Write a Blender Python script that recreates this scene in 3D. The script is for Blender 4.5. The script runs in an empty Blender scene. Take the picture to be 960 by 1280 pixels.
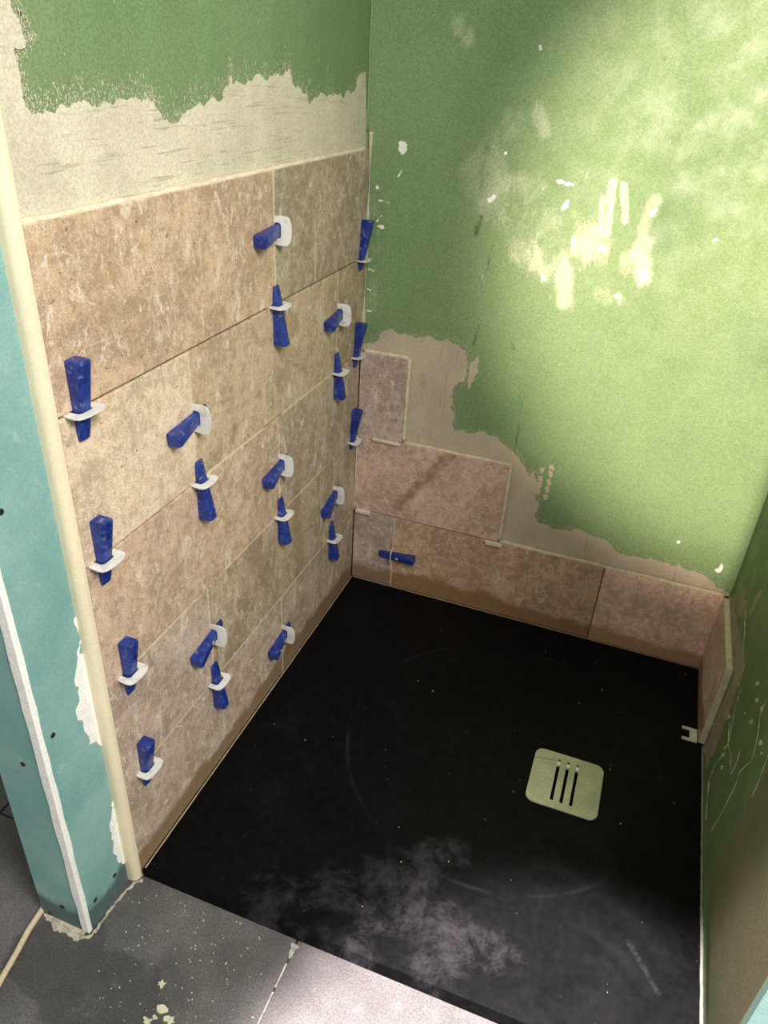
import bpy, bmesh, math, random
from mathutils import Vector, Matrix
from mathutils.geometry import delaunay_2d_cdt

scene = bpy.context.scene
COL = scene.collection

# ---------------------------------------------------------------- camera
CAM_POS = Vector((0.5819, -1.5079, 1.1798))
CAM_F = 943.34                      # focal length in pixels of the 960x1280 frame
ROW_R = Vector((0.9361888519678386, 0.347194776112607, 0.05482901504912119))
ROW_D = Vector((0.22441178808819903, -0.4703306232906027, -0.8534802013884812))
ROW_F = Vector((-0.27053610261515476, 0.8113229272214498, -0.5182328867860593))
cd = bpy.data.cameras.new('camera')
cam = bpy.data.objects.new('camera', cd)
COL.objects.link(cam)
cd.sensor_fit = 'VERTICAL'
cd.sensor_height = 36.0
cd.lens = CAM_F * 36.0 / 1280.0
cd.clip_start = 0.02
M3 = Matrix((ROW_R, -ROW_D, -ROW_F)).transposed()
cam.matrix_world = Matrix.Translation(CAM_POS) @ M3.to_4x4()
scene.camera = cam

# ---------------------------------------------------------------- light
scene.view_settings.view_transform = 'Standard'
scene.view_settings.look = 'None'
scene.view_settings.exposure = 0.0
scene.view_settings.gamma = 1.0
scene.view_settings.use_curve_mapping = False

world = bpy.data.worlds.new('room_ambience')
scene.world = world
world.use_nodes = True
world.node_tree.nodes['Background'].inputs[0].default_value = (1.0, 0.985, 0.96, 1)
world.node_tree.nodes['Background'].inputs[1].default_value = 0.50


def add_light(name, kind, loc, target, energy, color, **kw):
    ld = bpy.data.lights.new(name, kind)
    ld.energy = energy
    ld.color = color
    for k, v in kw.items():
        setattr(ld, k, v)
    o = bpy.data.objects.new(name, ld)
    COL.objects.link(o)
    o.location = loc
    d = Vector(target) - Vector(loc)
    o.rotation_euler = d.to_track_quat('-Z', 'Y').to_euler()
    return o


# added left-wall fill, work torch standing behind, added spot for the front floor's daylight
add_light('left_wall_fill', 'AREA', (1.50, -1.58, 2.15), (0.10, -0.45, 0.6), 64, (1.0, 0.965, 0.94), shape='DISK', size=0.8)
add_light('work_torch', 'SPOT', (0.89, -2.7, 1.10), (0.91, 0.0, 0.89), 660, (1.0, 0.84, 0.68),
          spot_size=math.radians(30), spot_blend=0.60, shadow_soft_size=0.05)
add_light('floor_fill_spot', 'SPOT', (0.76, -1.16, 2.35), (0.74, -1.12, 0.0), 1450, (1.0, 0.89, 0.92),
          spot_size=math.radians(24), spot_blend=0.40, shadow_soft_size=0.04)

# ---------------------------------------------------------------- helpers
RNG = random.Random(7)


def px(p, axis, val):
    """point of the plane <axis>=<val> seen at pixel p"""
    d = ROW_R * ((p[0] - 480) / CAM_F) + ROW_D * ((p[1] - 640) / CAM_F) + ROW_F
    t = (val - CAM_POS[axis]) / d[axis]
    return CAM_POS + d * t


def srgb(r, g, b):
    def f(c):
        c /= 255.0
        return c / 12.92 if c <= 0.04045 else ((c + 0.055) / 1.055) ** 2.4
    return (f(r), f(g), f(b), 1.0)


def obj(name, bm, mat, parent=None, smooth=False):
    me = bpy.data.meshes.new(name)
    bmesh.ops.recalc_face_normals(bm, faces=bm.faces)
    bm.to_mesh(me)
    bm.free()
    if mat:
        me.materials.append(mat)
    if smooth:
        for p in me.polygons:
            p.use_smooth = True
    o = bpy.data.objects.new(name, me)
    COL.objects.link(o)
    if parent:
        o.parent = parent
    return o


def box(bm, lo, hi, bevel=0.0, seg=1):
    r = bmesh.ops.create_cube(bm, size=1.0)
    vs = r['verts']
    for v in vs:
        v.co = Vector([lo[i] + (v.co[i] + 0.5) * (hi[i] - lo[i]) for i in range(3)])
    if bevel:
        es = {e for v in vs for e in v.link_edges}
        bmesh.ops.bevel(bm, geom=list(es), offset=bevel, segments=seg, affect='EDGES', profile=0.5)
    return bm


def boxobj(name, lo, hi, mat, parent=None, bevel=0.0, seg=1, centred=False):
    bm = bmesh.new()
    if centred:
        c = [(lo[i] + hi[i]) / 2 for i in range(3)]
        box(bm, [lo[i] - c[i] for i in range(3)], [hi[i] - c[i] for i in range(3)], bevel, seg)
        o = obj(name, bm, mat, parent)
        o.location = c
        return o
    box(bm, lo, hi, bevel, seg)
    return obj(name, bm, mat, parent)


def empty(name, loc):
    o = bpy.data.objects.new(name, None)
    o.empty_display_size = 0.05
    o.location = loc
    COL.objects.link(o)
    return o


def keep(o, parent, name=None):
    """parent without moving (the parent is unrotated)"""
    o.parent = parent
    o.location = o.location - parent.location
    if name:
        o.name = name
    return o


def tag(o, label, cat, group=None):
    o['label'] = label
    o['category'] = cat
    if group:
        o['group'] = group
    return o


def struct(o, label=None):
    o['kind'] = 'structure'
    if label:
        o['label'] = label
    return o


def ragged(pts, flags, amp, levels, rng):
    """fractal roughening of a closed outline; flags[i] true when edge i -> i+1 is torn"""
    cur = [(Vector(p), f) for p, f in zip(pts, flags)]
    for lv in range(levels):
        out = []
        n = len(cur)
        for i in range(n):
            a, f = cur[i]
            b = cur[(i + 1) % n][0]
            out.append((a, f))
            if f:
                d = b - a
                L = d.length
                nrm = Vector((-d.y, d.x)) / max(L, 1e-6)
                m = (a + b) / 2 + nrm * rng.uniform(-amp, amp) * L + d * rng.uniform(-.15, .15)
                out.append((m, f))
        cur = out
    return [c[0] for c in cur]


def sheet(name, pts2, axis, lo, hi, mat, parent):
    """flat patch with thickness: outline in the plane of the wall, from lo to hi along axis"""
    bm = bmesh.new()
    def P(p, d):
        if axis == 0: return (d, p[0], p[1])
        if axis == 1: return (p[0], d, p[1])
        return (p[0], p[1], d)
    n = len(pts2)
    vs, es, fs, _, _, _ = delaunay_2d_cdt([Vector((p[0], p[1])) for p in pts2], [], [list(range(n))], 1, 1e-6)
    a = [bm.verts.new(P(p, lo)) for p in vs]
    b = [bm.verts.new(P(p, hi)) for p in vs]
    cnt = {}
    for f in fs:
        bm.faces.new([a[i] for i in f][::-1])
        bm.faces.new([b[i] for i in f])
        for i in range(len(f)):
            e = (f[i], f[(i + 1) % len(f)])
            k = (min(e), max(e))
            cnt[k] = cnt.get(k, 0) + 1
    for (i, j), c in cnt.items():
        if c == 1:
            bm.faces.new((a[i], a[j], b[j], b[i]))
    return obj(name, bm, mat, parent)


def tube(bm, path, radii, sides=8):
    rings = []
    n = len(path)
    for i, p in enumerate(path):
        p = Vector(p)
        t = (Vector(path[min(i + 1, n - 1)]) - Vector(path[max(i - 1, 0)])).normalized()
        u = t.cross(Vector((1, 0, 0)) if abs(t.z) > 0.8 else Vector((0, 0, 1)))
        u.normalize()
        w = u.cross(t)
        r = radii[i] if isinstance(radii, (list, tuple)) else radii
        rings.append([bm.verts.new(p + (u * math.cos(a) + w * math.sin(a)) * r)
                      for a in [2 * math.pi * k / sides for k in range(sides)]])
    for i in range(n - 1):
        for k in range(sides):
            bm.faces.new((rings[i][k], rings[i][(k + 1) % sides], rings[i + 1][(k + 1) % sides], rings[i + 1][k]))
    bm.faces.new(rings[0])
    bm.faces.new(rings[-1])


# ---------------------------------------------------------------- materials
class NT:
    def __init__(self, name, rough=0.6):
        self.m = bpy.data.materials.new(name)
        self.m.use_nodes = True
        self.t = self.m.node_tree
        self.b = self.t.nodes['Principled BSDF']
        self.b.inputs['Roughness'].default_value = rough
        g = self.t.nodes.new('ShaderNodeNewGeometry')
        self.pos = g.outputs['Position']

    def new(self, kind):
        return self.t.nodes.new(kind)

    def put(self, sock, v):
        if v is None:
            return
        if isinstance(v, bpy.types.NodeSocket):
            self.t.links.new(v, sock)
        else:
            sock.default_value = v

    def math(self, op, a, b=None, c=None, clamp=False):
        n = self.new('ShaderNodeMath')
        n.operation = op
        n.use_clamp = clamp
        self.put(n.inputs[0], a)
        self.put(n.inputs[1], b)
        self.put(n.inputs[2], c)
        return n.outputs[0]

    def vec(self, op, a, b=None, scale=None, out=0):
        n = self.new('ShaderNodeVectorMath')
        n.operation = op
        self.put(n.inputs[0], a)
        self.put(n.inputs[1], b)
        if scale is not None:
            self.put(n.inputs['Scale'], scale)
        return n.outputs[out]

    def noise(self, scale, detail=4, rough=0.6, vec=None, stretch=None, dist=0.0):
        v = vec or self.pos
        if stretch:
            v = self.vec('MULTIPLY', v, stretch)
        n = self.new('ShaderNodeTexNoise')
        self.put(n.inputs['Vector'], v)
        n.inputs['Scale'].default_value = scale
        n.inputs['Detail'].default_value = detail
        n.inputs['Roughness'].default_value = rough
        n.inputs['Distortion'].default_value = dist
        return n.outputs['Fac']

    def step(self, v, lo, hi, a=0.0, b=1.0):
        n = self.new('ShaderNodeMapRange')
        n.interpolation_type = 'SMOOTHSTEP'
        self.put(n.inputs[0], v)
        n.inputs[1].default_value = lo
        n.inputs[2].default_value = hi
        n.inputs[3].default_value = a
        n.inputs[4].default_value = b
        return n.outputs[0]

    def mix(self, f, a, b, blend='MIX'):
        n = self.new('ShaderNodeMix')
        n.data_type = 'RGBA'
        n.blend_type = blend
        self.put(n.inputs[0], f)
        self.put(n.inputs[6], a)
        self.put(n.inputs[7], b)
        return n.outputs[2]

    def ramp(self, f, stops):
        n = self.new('ShaderNodeValToRGB')
        e = n.color_ramp.elements
        while len(e) < len(stops):
            e.new(0.5)
        for k, (p, c) in enumerate(stops):
            e[k].position = p
            e[k].color = c
        self.put(n.inputs[0], f)
        return n.outputs[0]

    def capsule(self, a, b, r0, r1, vec=None):
        """soft mask (1 inside) around the segment a-b"""
        a, b = Vector(a), Vector(b)
        ba = b - a
        pa = self.vec('SUBTRACT', vec or self.pos, tuple(a))
        h = self.vec('DOT_PRODUCT', pa, tuple(ba / max(ba.length_squared, 1e-9)), out=1)
        h = self.math('ADD', h, 0.0, clamp=True)
        q = self.vec('SCALE', tuple(ba), scale=h)
        d = self.vec('SUBTRACT', pa, q)
        L = self.vec('LENGTH', d, out=1)
        return self.step(L, r0, r1, 1.0, 0.0)

    def sep(self, i):
        n = self.new('ShaderNodeSeparateXYZ')
        self.put(n.inputs[0], self.pos)
        return n.outputs[i]

    def bump(self, h, strength=0.3, dist=0.002):
        n = self.new('ShaderNodeBump')
        n.inputs['Strength'].default_value = strength
        n.inputs['Distance'].default_value = dist
        self.put(n.inputs['Height'], h)
        self.put(self.b.inputs['Normal'], n.outputs[0])

    def col(self, c):
        self.put(self.b.inputs['Base Color'], c)

    def rough(self, r):
        self.put(self.b.inputs['Roughness'], r)


def grain(n, c, amt=0.22, scale=360):
    """fine sandy grain"""
    g = n.noise(scale, 2, 0.7)
    g = n.step(g, 0.3, 0.7, 1 - amt, 1 + amt)
    return n.mix(1.0, c, n.vec('SCALE', (1, 1, 1), scale=g), 'MULTIPLY')


def m_green(name, c0, c1, smears=()):
    n = NT(name, 0.55)
    f = n.step(n.noise(3.0, 5, 0.6), 0.3, 0.7)
    c = n.mix(f, c0, c1)
    st = n.step(n.noise(14, 4, 0.65, stretch=(1, 1, 0.18)), 0.42, 0.75)
    c = n.mix(n.math('MULTIPLY', st, 0.28), c, srgb(128, 160, 108))
    # small old scuffs
    sc = n.step(n.noise(55, 3, 0.7, stretch=(1, 1, 0.35)), 0.70, 0.76)
    c = n.mix(n.math('MULTIPLY', sc, 0.45), c, srgb(196, 206, 172))
    dk = n.step(n.noise(38, 3, 0.7, stretch=(1, 1, 0.3)), 0.27, 0.22)
    c = n.mix(n.math('MULTIPLY', dk, 0.35), c, srgb(62, 84, 52))
    if smears:
        tex = n.math('MULTIPLY', n.math('SUBTRACT', n.noise(30, 8, 0.8, stretch=(1, 1, 0.5), dist=0.5), 0.5), 3.2)
        for (a, b, r, lo, hi, op, cc) in smears:
            k = n.capsule(a, b, r * 0.15, r)
            s = n.step(n.math('ADD', k, tex), lo, hi)
            s = n.math('MULTIPLY', s, n.math('MULTIPLY', n.step(k, 0.0, 0.25), op))
            c = n.mix(s, c, cc)
    c = grain(n, c, 0.2)
    n.col(c)
    n.bump(n.noise(260, 3, 0.6), 0.22, 0.0012)
    n.rough(n.step(n.noise(20, 3), 0.3, 0.7, 0.45, 0.7))
    return n.m


def m_plain(name, c, rough=0.6, var=0.15, scale=30, bump=0.15, g=0.12, metal=0.0):
    n = NT(name, rough)
    f = n.step(n.noise(scale, 4), 0.3, 0.7)
    lo = tuple(x * (1 - var) for x in c[:3]) + (1,)
    hi = tuple(min(1, x * (1 + var)) for x in c[:3]) + (1,)
    cc = n.mix(f, lo, hi)
    if g:
        cc = grain(n, cc, g)
    n.col(cc)
    n.b.inputs['Metallic'].default_value = metal
    if bump:
        n.bump(n.noise(300, 3), bump, 0.001)
    return n.m


def m_filler(name, c, streaks=(1, 0.8, 17), sc=srgb(122, 128, 96)):
    n = NT(name, 0.8)
    f = n.step(n.noise(9, 5, 0.65), 0.3, 0.7)
    cc = n.mix(f, tuple(x * 0.88 for x in c[:3]) + (1,), tuple(x * 1.08 for x in c[:3]) + (1,))
    if streaks:
        s = n.noise(16, 4, 0.6, stretch=streaks)
        s = n.math('MULTIPLY', n.step(s, 0.585, 0.62), n.step(n.noise(4, 2), 0.45, 0.55))
        cc = n.mix(n.math('MULTIPLY', s, 0.45), cc, sc)
    cc = grain(n, cc, 0.16, 380)
    n.col(cc)
    n.bump(n.noise(240, 4), 0.35, 0.0015)
    return n.m


def m_travertine():
    n = NT('travertine', 0.62)
    oi = n.new('ShaderNodeObjectInfo')
    off = n.vec('SCALE', oi.outputs['Location'], scale=7.3)
    p = n.vec('ADD', n.pos, off)
    base = oi.outputs['Color']
    cloud = n.noise(9, 9, 0.72, vec=p, dist=0.3)
    c = n.mix(n.step(cloud, 0.43, 0.58, 0.0, 1.0), n.mix(1.0, base, (0.78, 0.75, 0.71, 1), 'MULTIPLY'),
              n.mix(1.0, base, (1.10, 1.08, 1.06, 1), 'MULTIPLY'))
    # rusty clouds
    r = n.step(n.noise(11, 8, 0.75, vec=p), 0.51, 0.62)
    c = n.mix(n.math('MULTIPLY', r, 0.45), c, n.mix(1.0, base, (0.88, 0.76, 0.62, 1), 'MULTIPLY'))
    # mottling a few millimetres across
    mo = n.noise(75, 8, 0.85, vec=p)
    c = n.mix(n.step(mo, 0.50, 0.58, 0.0, 0.55), c, n.mix(1.0, base, (1.32, 1.34, 1.36, 1), 'MULTIPLY'))
    c = n.mix(n.step(mo, 0.49, 0.41, 0.0, 0.70), c, n.mix(1.0, base, (0.66, 0.62, 0.57, 1), 'MULTIPLY'))
    # pale dried adhesive wiped over the face
    du = n.noise(15, 9, 0.82, vec=p, stretch=(1.0, 1.5, 0.6), dist=0.5)
    c = n.mix(n.step(du, 0.535, 0.62, 0.0, 0.6), c, srgb(222, 206, 182))
    du2 = n.noise(42, 7, 0.8, vec=p, stretch=(1.0, 1.4, 0.75), dist=0.5)
    c = n.mix(n.step(du2, 0.565, 0.61, 0.0, 0.75), c, srgb(226, 212, 190))
    # wispy pale scratches
    for sc_, st_ in ((9, (1.0, 1.0, 1.0)), (16, (1.2, 1.2, 0.8))):
        ln = n.math('ABSOLUTE', n.math('SUBTRACT', n.noise(sc_, 3, 0.55, vec=p, stretch=st_, dist=0.6), 0.5))
        ln = n.math('MULTIPLY', n.step(ln, 0.0, 0.010, 1.0, 0.0), n.step(n.noise(13, 4, 0.6, vec=p), 0.52, 0.62))
        c = n.mix(n.math('MULTIPLY', ln, 0.55), c, srgb(226, 210, 186))
    # pits
    pit = n.step(n.noise(120, 2, 0.5, vec=p, stretch=(1, 1, 1.6)), 0.29, 0.24)
    c = n.mix(n.math('MULTIPLY', pit, 0.8), c, srgb(84, 66, 50))
    # olive-brown veins, brown vein of the back tile
    for a, b, rad, cc, op in (
            ((0.232, 0, 0.412), (0.115, 0, 0.245), 0.030, srgb(130, 98, 70), 0.8),
            ((0, -0.50, 0.40), (0, -0.43, 0.23), 0.055, srgb(120, 100, 68), 0.6),
            ((0, -0.33, 0.41), (0, -0.31, 0.22), 0.060, srgb(128, 106, 76), 0.6),
            ((0, -0.555, 0.632), (0, -0.548, 0.65), 0.022, srgb(112, 80, 56), 0.8)):
        k = n.capsule(a, b, rad * 0.1, rad)
        s = n.step(n.math('ADD', k, n.math('MULTIPLY', n.math('SUBTRACT', n.noise(26, 8, 0.8), 0.5), 3.5)), 0.3, 1.5)
        c = n.mix(n.math('MULTIPLY', s, op), c, cc)
    # damp drawn up from the tray, with an uneven edge
    z = n.sep(2)
    wob = n.noise(9, 4, 0.6)
    wet = n.step(n.math('SUBTRACT', z, n.math('MULTIPLY', wob, 0.085)), 0.012, -0.008)
    c = n.mix(n.math('MULTIPLY', wet, 0.88), c, n.mix(1.0, base, (0.55, 0.44, 0.29, 1), 'MULTIPLY'))
    c = grain(n, c, 0.22, 450)
    n.col(c)
    n.rough(n.math('SUBTRACT', 0.66, n.math('MULTIPLY', wet, 0.30)))
    h = n.math('SUBTRACT', n.math('MULTIPLY', mo, 0.5), pit)
    n.bump(h, 0.35, 0.0015)
    return n.m


def m_wedge():
    n = NT('blue_plastic', 0.34)
    f = n.noise(60, 4, 0.7)
    c = n.mix(n.step(f, 0.35, 0.65), srgb(18, 38, 108), srgb(32, 58, 142))
    s = n.step(n.noise(95, 7, 0.8, dist=0.6), 0.56, 0.63)
    c = n.mix(n.math('MULTIPLY', s, 0.35), c, srgb(176, 182, 200))
    n.col(c)
    n.rough(n.step(f, 0.3, 0.7, 0.28, 0.5))
    return n.m


def m_clip():
    n = NT('white_clip_plastic', 0.4)
    s = n.step(n.noise(80, 4), 0.45, 0.7)
    n.col(n.mix(s, srgb(226, 226, 218), srgb(200, 198, 188)))
    n.b.inputs['Subsurface Weight'].default_value = 0.15
    n.b.inputs['Subsurface Radius'].default_value = (0.003, 0.003, 0.003)
    return n.m


def m_tray():
    n = NT('black_tray_resin', 0.42)
    base = n.mix(n.step(n.noise(60, 4), 0.35, 0.7), srgb(6, 6, 7), srgb(12, 12, 13))
    dust = n.noise(11, 9, 0.78, dist=0.25)
    # wiped dust: patchy near the front edge and faint arcs of a cloth
    k1 = n.capsule((0.24, -0.88, 0), (0.50, -0.84, 0), 0.02, 0.15)
    k2 = n.capsule((0.38, -0.76, 0), (0.47, -0.68, 0), 0.01, 0.10)
    k3 = n.capsule((0.50, -0.87, 0), (0.58, -0.82, 0), 0.01, 0.09)
    k = n.math('MAXIMUM', n.math('MAXIMUM', k1, k2), k3)
    s = n.step(n.math('ADD', k, n.math('MULTIPLY', n.math('SUBTRACT', dust, 0.5), 4.6)), 0.60, 1.7)
    c = n.mix(n.math('MULTIPLY', n.math('MULTIPLY', s, n.step(k, 0.0, 0.4)), 0.22), base, srgb(96, 92, 98))
    faint = n.step(n.noise(6, 6, 0.7, dist=1.3), 0.50, 0.78)
    c = n.mix(n.math('MULTIPLY', faint, 0.018), c, srgb(120, 120, 122))
    for cx, cy, r, w, op in ((0.50, -0.42, 0.31, 0.006, 0.04), (0.62, -0.95, 0.31, 0.030, 0.012),
                             (0.66, -0.92, 0.20, 0.016, 0.010)):
        d = n.vec('LENGTH', n.vec('SUBTRACT', n.pos, (cx, cy, 0)), out=1)
        a = n.math('ABSOLUTE', n.math('SUBTRACT', d, r))
        a = n.step(a, 0.0, w, 1.0, 0.0)
        a = n.math('MULTIPLY', a, n.step(n.noise(5, 5, 0.7), 0.45, 0.7))
        c = n.mix(n.math('MULTIPLY', a, op), c, srgb(150, 150, 152))
    sc = n.capsule((0.775, -0.725, 0), (0.822, -0.785, 0), 0.001, 0.007)
    c = n.mix(n.math('MULTIPLY', sc, n.step(n.noise(150, 3), 0.35, 0.65, 0.01, 0.05)), c, srgb(150, 152, 150))
    sp = n.step(n.noise(190, 2, 0.5), 0.765, 0.79)
    c = n.mix(n.math('MULTIPLY', sp, 0.6), c, srgb(190, 188, 180))
    n.col(c)
    n.rough(n.step(dust, 0.3, 0.7, 0.36, 0.58))
    n.b.inputs['Specular IOR Level'].default_value = 0.10
    n.bump(n.noise(140, 4), 0.12, 0.001)
    return n.m


def m_floor():
    n = NT('grey_floor_tile', 0.62)
    f = n.step(n.noise(8, 6, 0.65), 0.32, 0.7)
    c = n.mix(f, srgb(74, 72, 70), srgb(98, 95, 93))
    st = n.capsule((-0.06, -1.06, 0), (0.10, -1.10, 0), 0.02, 0.10)
    st = n.step(n.math('ADD', n.math('MULTIPLY', st, 0.5), n.noise(12, 5)), 0.66, 0.78)
    c = n.mix(n.math('MULTIPLY', st, 0.55), c, srgb(44, 42, 42))
    d = n.step(n.noise(24, 6, 0.75), 0.55, 0.75)
    c = n.mix(n.math('MULTIPLY', d, 0.25), c, srgb(150, 146, 140))
    c = grain(n, c, 0.30, 330)
    n.col(c)
    n.bump(n.noise(330, 3), 0.3, 0.001)
    return n.m


def m_teal():
    n = NT('teal_plasterboard', 0.75)
    f = n.step(n.noise(5, 5, 0.65), 0.3, 0.7)
    c = n.mix(f, srgb(114, 160, 154), srgb(142, 180, 172))
    s = n.step(n.noise(20, 6, 0.75, dist=0.8), 0.58, 0.74)
    c = n.mix(n.math('MULTIPLY', s, 0.40), c, srgb(190, 212, 204))
    # dirty, once wet foot of the board
    z = n.sep(2)
    w = n.step(n.math('SUBTRACT', z, n.math('MULTIPLY', n.noise(13, 5, 0.7), 0.10)), 0.0, -0.03)
    c = n.mix(n.math('MULTIPLY', w, 0.75), c, srgb(46, 54, 54))
    c = grain(n, c, 0.10)
    n.col(c)
    n.bump(n.noise(200, 4), 0.2, 0.001)
    return n.m


def m_olive():
    n = NT('olive_board', 0.6)
    z = n.sep(2)
    f = n.step(n.noise(5, 5), 0.3, 0.7)
    c = n.mix(f, srgb(106, 114, 80), srgb(128, 122, 94))
    s = n.step(n.noise(170, 3, 0.6), 0.66, 0.72)
    c = n.mix(n.math('MULTIPLY', s, 0.5), c, srgb(190, 182, 150))
    c = grain(n, c, 0.2)
    n.col(c)
    n.bump(n.noise(260, 3), 0.2, 0.001)
    return n.m


def m_drain():
    n = NT('drain_film', 0.35)
    f = n.step(n.noise(22, 5, 0.7), 0.35, 0.7)
    c = n.mix(f, srgb(176, 178, 142), srgb(200, 200, 164))
    s = n.step(n.noise(40, 5, 0.7, stretch=(1, 3, 1), dist=1), 0.60, 0.72)
    c = n.mix(n.math('MULTIPLY', s, 0.5), c, srgb(222, 220, 190))
    k = n.capsule((0.566, -0.415, 0.004), (0.606, -0.408, 0.004), 0.0008, 0.0022)
    c = n.mix(n.math('MULTIPLY', k, 0.6), c, srgb(110, 110, 84))
    n.col(grain(n, c, 0.08))
    n.bump(n.noise(45, 4, stretch=(1, 3, 1)), 0.2, 0.001)
    return n.m


W_ = srgb(206, 212, 182)


def bw(u, v):
    q = px((u, v), 1, 0.012)
    return tuple(q)


SM = []
def sm(u0, v0, u1, v1, r, lo=0.72, hi=0.95, op=0.8, c=W_):
    SM.append((bw(u0, v0), bw(u1, v1), r, lo, hi, op, c))
# pale plaster wiped across the painted back wall
sm(605, 215, 615, 245, 0.085, 0.35, 1.5, 0.50)
sm(648, 232, 666, 238, 0.050, 0.40, 1.4, 0.45)
sm(672, 138, 680, 165, 0.024, 0.20, 1.3, 0.45)
sm(640, 150, 622, 180, 0.050, 0.60, 1.5, 0.40)
sm(766, 228, 760, 292, 0.011, 0.10, 0.7, 0.85)
sm(780, 232, 782, 275, 0.011, 0.10, 0.7, 0.85)
sm(753, 248, 752, 290, 0.008, 0.15, 0.8, 0.7)
sm(748, 300, 740, 312, 0.065, 0.40, 1.3, 0.8)
sm(804, 308, 803, 345, 0.032, 0.20, 1.0, 0.85)
sm(784, 320, 782, 336, 0.028, 0.40, 1.2, 0.6)
sm(704, 336, 706, 378, 0.030, 0.20, 1.1, 0.75)
sm(655, 315, 690, 330, 0.070, 0.50, 1.4, 0.75)
sm(575, 34, 585, 45, 0.034, 0.40, 1.3, 0.45)
sm(757, 370, 766, 372, 0.040, 0.50, 1.3, 0.7)
sm(820, 250, 802, 290, 0.020, 0.40, 1.2, 0.5)
sm(640, 260, 720, 300, 0.11, 0.75, 1.6, 0.5)
sm(470, 260, 466, 390, 0.03, 0.9, 1.6, 0.4)
G_ = srgb(92, 130, 82)
sm(838, 262, 822, 300, 0.060, 0.20, 1.2, 0.40, G_)
sm(940, 420, 955, 440, 0.070, 0.20, 1.2, 0.35, G_)
sm(680, 470, 640, 520, 0.07, 0.3, 1.3, 0.25, G_)
D_ = srgb(52, 70, 44)
sm(601, 272, 595, 292, 0.011, 0.55, 1.3, 0.8, D_)
sm(616, 308, 607, 345, 0.006, 0.65, 1.4, 0.75, D_)
sm(606, 345, 598, 375, 0.004, 0.75, 1.4, 0.5, D_)
sm(598, 408, 592, 430, 0.007, 0.65, 1.4, 0.6, D_)
sm(653, 500, 649, 530, 0.003, 0.5, 1.3, 0.45, D_)
sm(649, 530, 643, 566, 0.004, 0.3, 1.1, 0.55, D_)
sm(640, 430, 642, 436, 0.012, 0.65, 1.4, 0.55, D_)
sm(702, 322, 694, 340, 0.004, 0.5, 1.3, 0.4, D_)

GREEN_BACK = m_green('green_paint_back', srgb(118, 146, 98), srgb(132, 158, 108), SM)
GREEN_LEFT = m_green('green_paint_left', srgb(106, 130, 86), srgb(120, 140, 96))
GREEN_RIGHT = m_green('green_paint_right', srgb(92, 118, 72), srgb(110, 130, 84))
FILLER = m_filler('cream_filler', srgb(206, 198, 172))
FILLER_B = m_filler('buff_filler', srgb(198, 184, 158), (7, 1, 0.6), srgb(158, 148, 122))
ADHESIVE = m_plain('tile_adhesive', srgb(168, 150, 124), 0.85, 0.2)
DARKGAP = m_plain('dry_joint', srgb(112, 88, 62), 0.85, 0.3)
GROUT = m_plain('pale_joint_filler', srgb(218, 204, 176), 0.8, 0.12, 60)
TRAV = m_travertine()
TRIM = m_plain('cream_trim', srgb(228, 216, 182), 0.45, 0.04, 18, 0.05, 0.06)
BEAD = m_plain('white_bead', srgb(246, 246, 236), 0.6, 0.04, 40, 0.2)
TEAL = m_teal()
OLIVE = m_olive()
TRAY = m_tray()
FLOOR = m_floor()
SUB = m_plain('screed_joint', srgb(58, 54, 50), 0.9, 0.2)
GJ = m_plain('floor_joint', srgb(150, 146, 140), 0.9, 0.3, 60)
BLUE = m_wedge()
WHITE = m_clip()
DRAIN = m_drain()
PALE = m_plain('pale_strut', srgb(236, 236, 220), 0.4, 0.05)
HOLE = m_plain('dark_screw', srgb(22, 30, 30), 0.5, 0.2)
MORTAR = m_plain('dried_mortar', srgb(176, 170, 150), 0.9, 0.25, 60, 0.4)
FLAKE = m_plain('plaster_flake', srgb(196, 194, 166), 0.85, 0.15, 80)
CABLE = m_plain('cream_cable', srgb(204, 186, 152), 0.5, 0.1)
STUB = m_plain('dusty_clip', srgb(226, 212, 190), 0.6, 0.1, 60, 0.3)
SEAL = m_plain('sealant', srgb(160, 146, 118), 0.5, 0.15, 60)
GREYSEAL = m_plain('grey_sealant', srgb(132, 134, 122), 0.5, 0.15, 60)

# ---------------------------------------------------------------- setting
FZ = -0.015            # floor level (tray top is z = 0)
W = 0.873              # face of the right-hand tile
XR = 0.886             # face of the right wall
L = 0.911              # length of the tiled left wall
ZJ = [0.0, 0.208, 0.411, 0.614, 0.8165, 1.020]     # tile courses

floor = struct(boxobj('floor', (-2.2, -3.2, -0.12), (2.4, 0.012, FZ - 0.004), SUB), 'dark grey tiled floor')
fx = [-1.485, -0.895, -0.305, 0.285, 0.875, 1.465]
fy = [-2.72, -2.12, -1.51, -0.905]
for i in range(len(fx) - 1):
    for j in range(len(fy) - 1):
        x0, x1, y0, y1 = fx[i] + .0015, fx[i + 1] - .0015, fy[j] + .0015, fy[j + 1] - .0015
        boxobj('floor_tile', (x0, y0, FZ - 0.011), (x1, y1, FZ), FLOOR, floor, 0.001, centred=True)
for i in range(2):     # beyond the left wall, towards the back
    x0, x1 = fx[i] + .0015, fx[i + 1] - .0015
    boxobj('floor_tile', (x0, -0.9035, FZ - 0.011), (x1, -0.302, FZ), FLOOR, floor, 0.001, centred=True)
boxobj('floor_tile', (-0.3035, -0.9035, FZ - 0.011), (-0.108, -0.302, FZ), FLOOR, floor, 0.001, centred=True)
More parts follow.
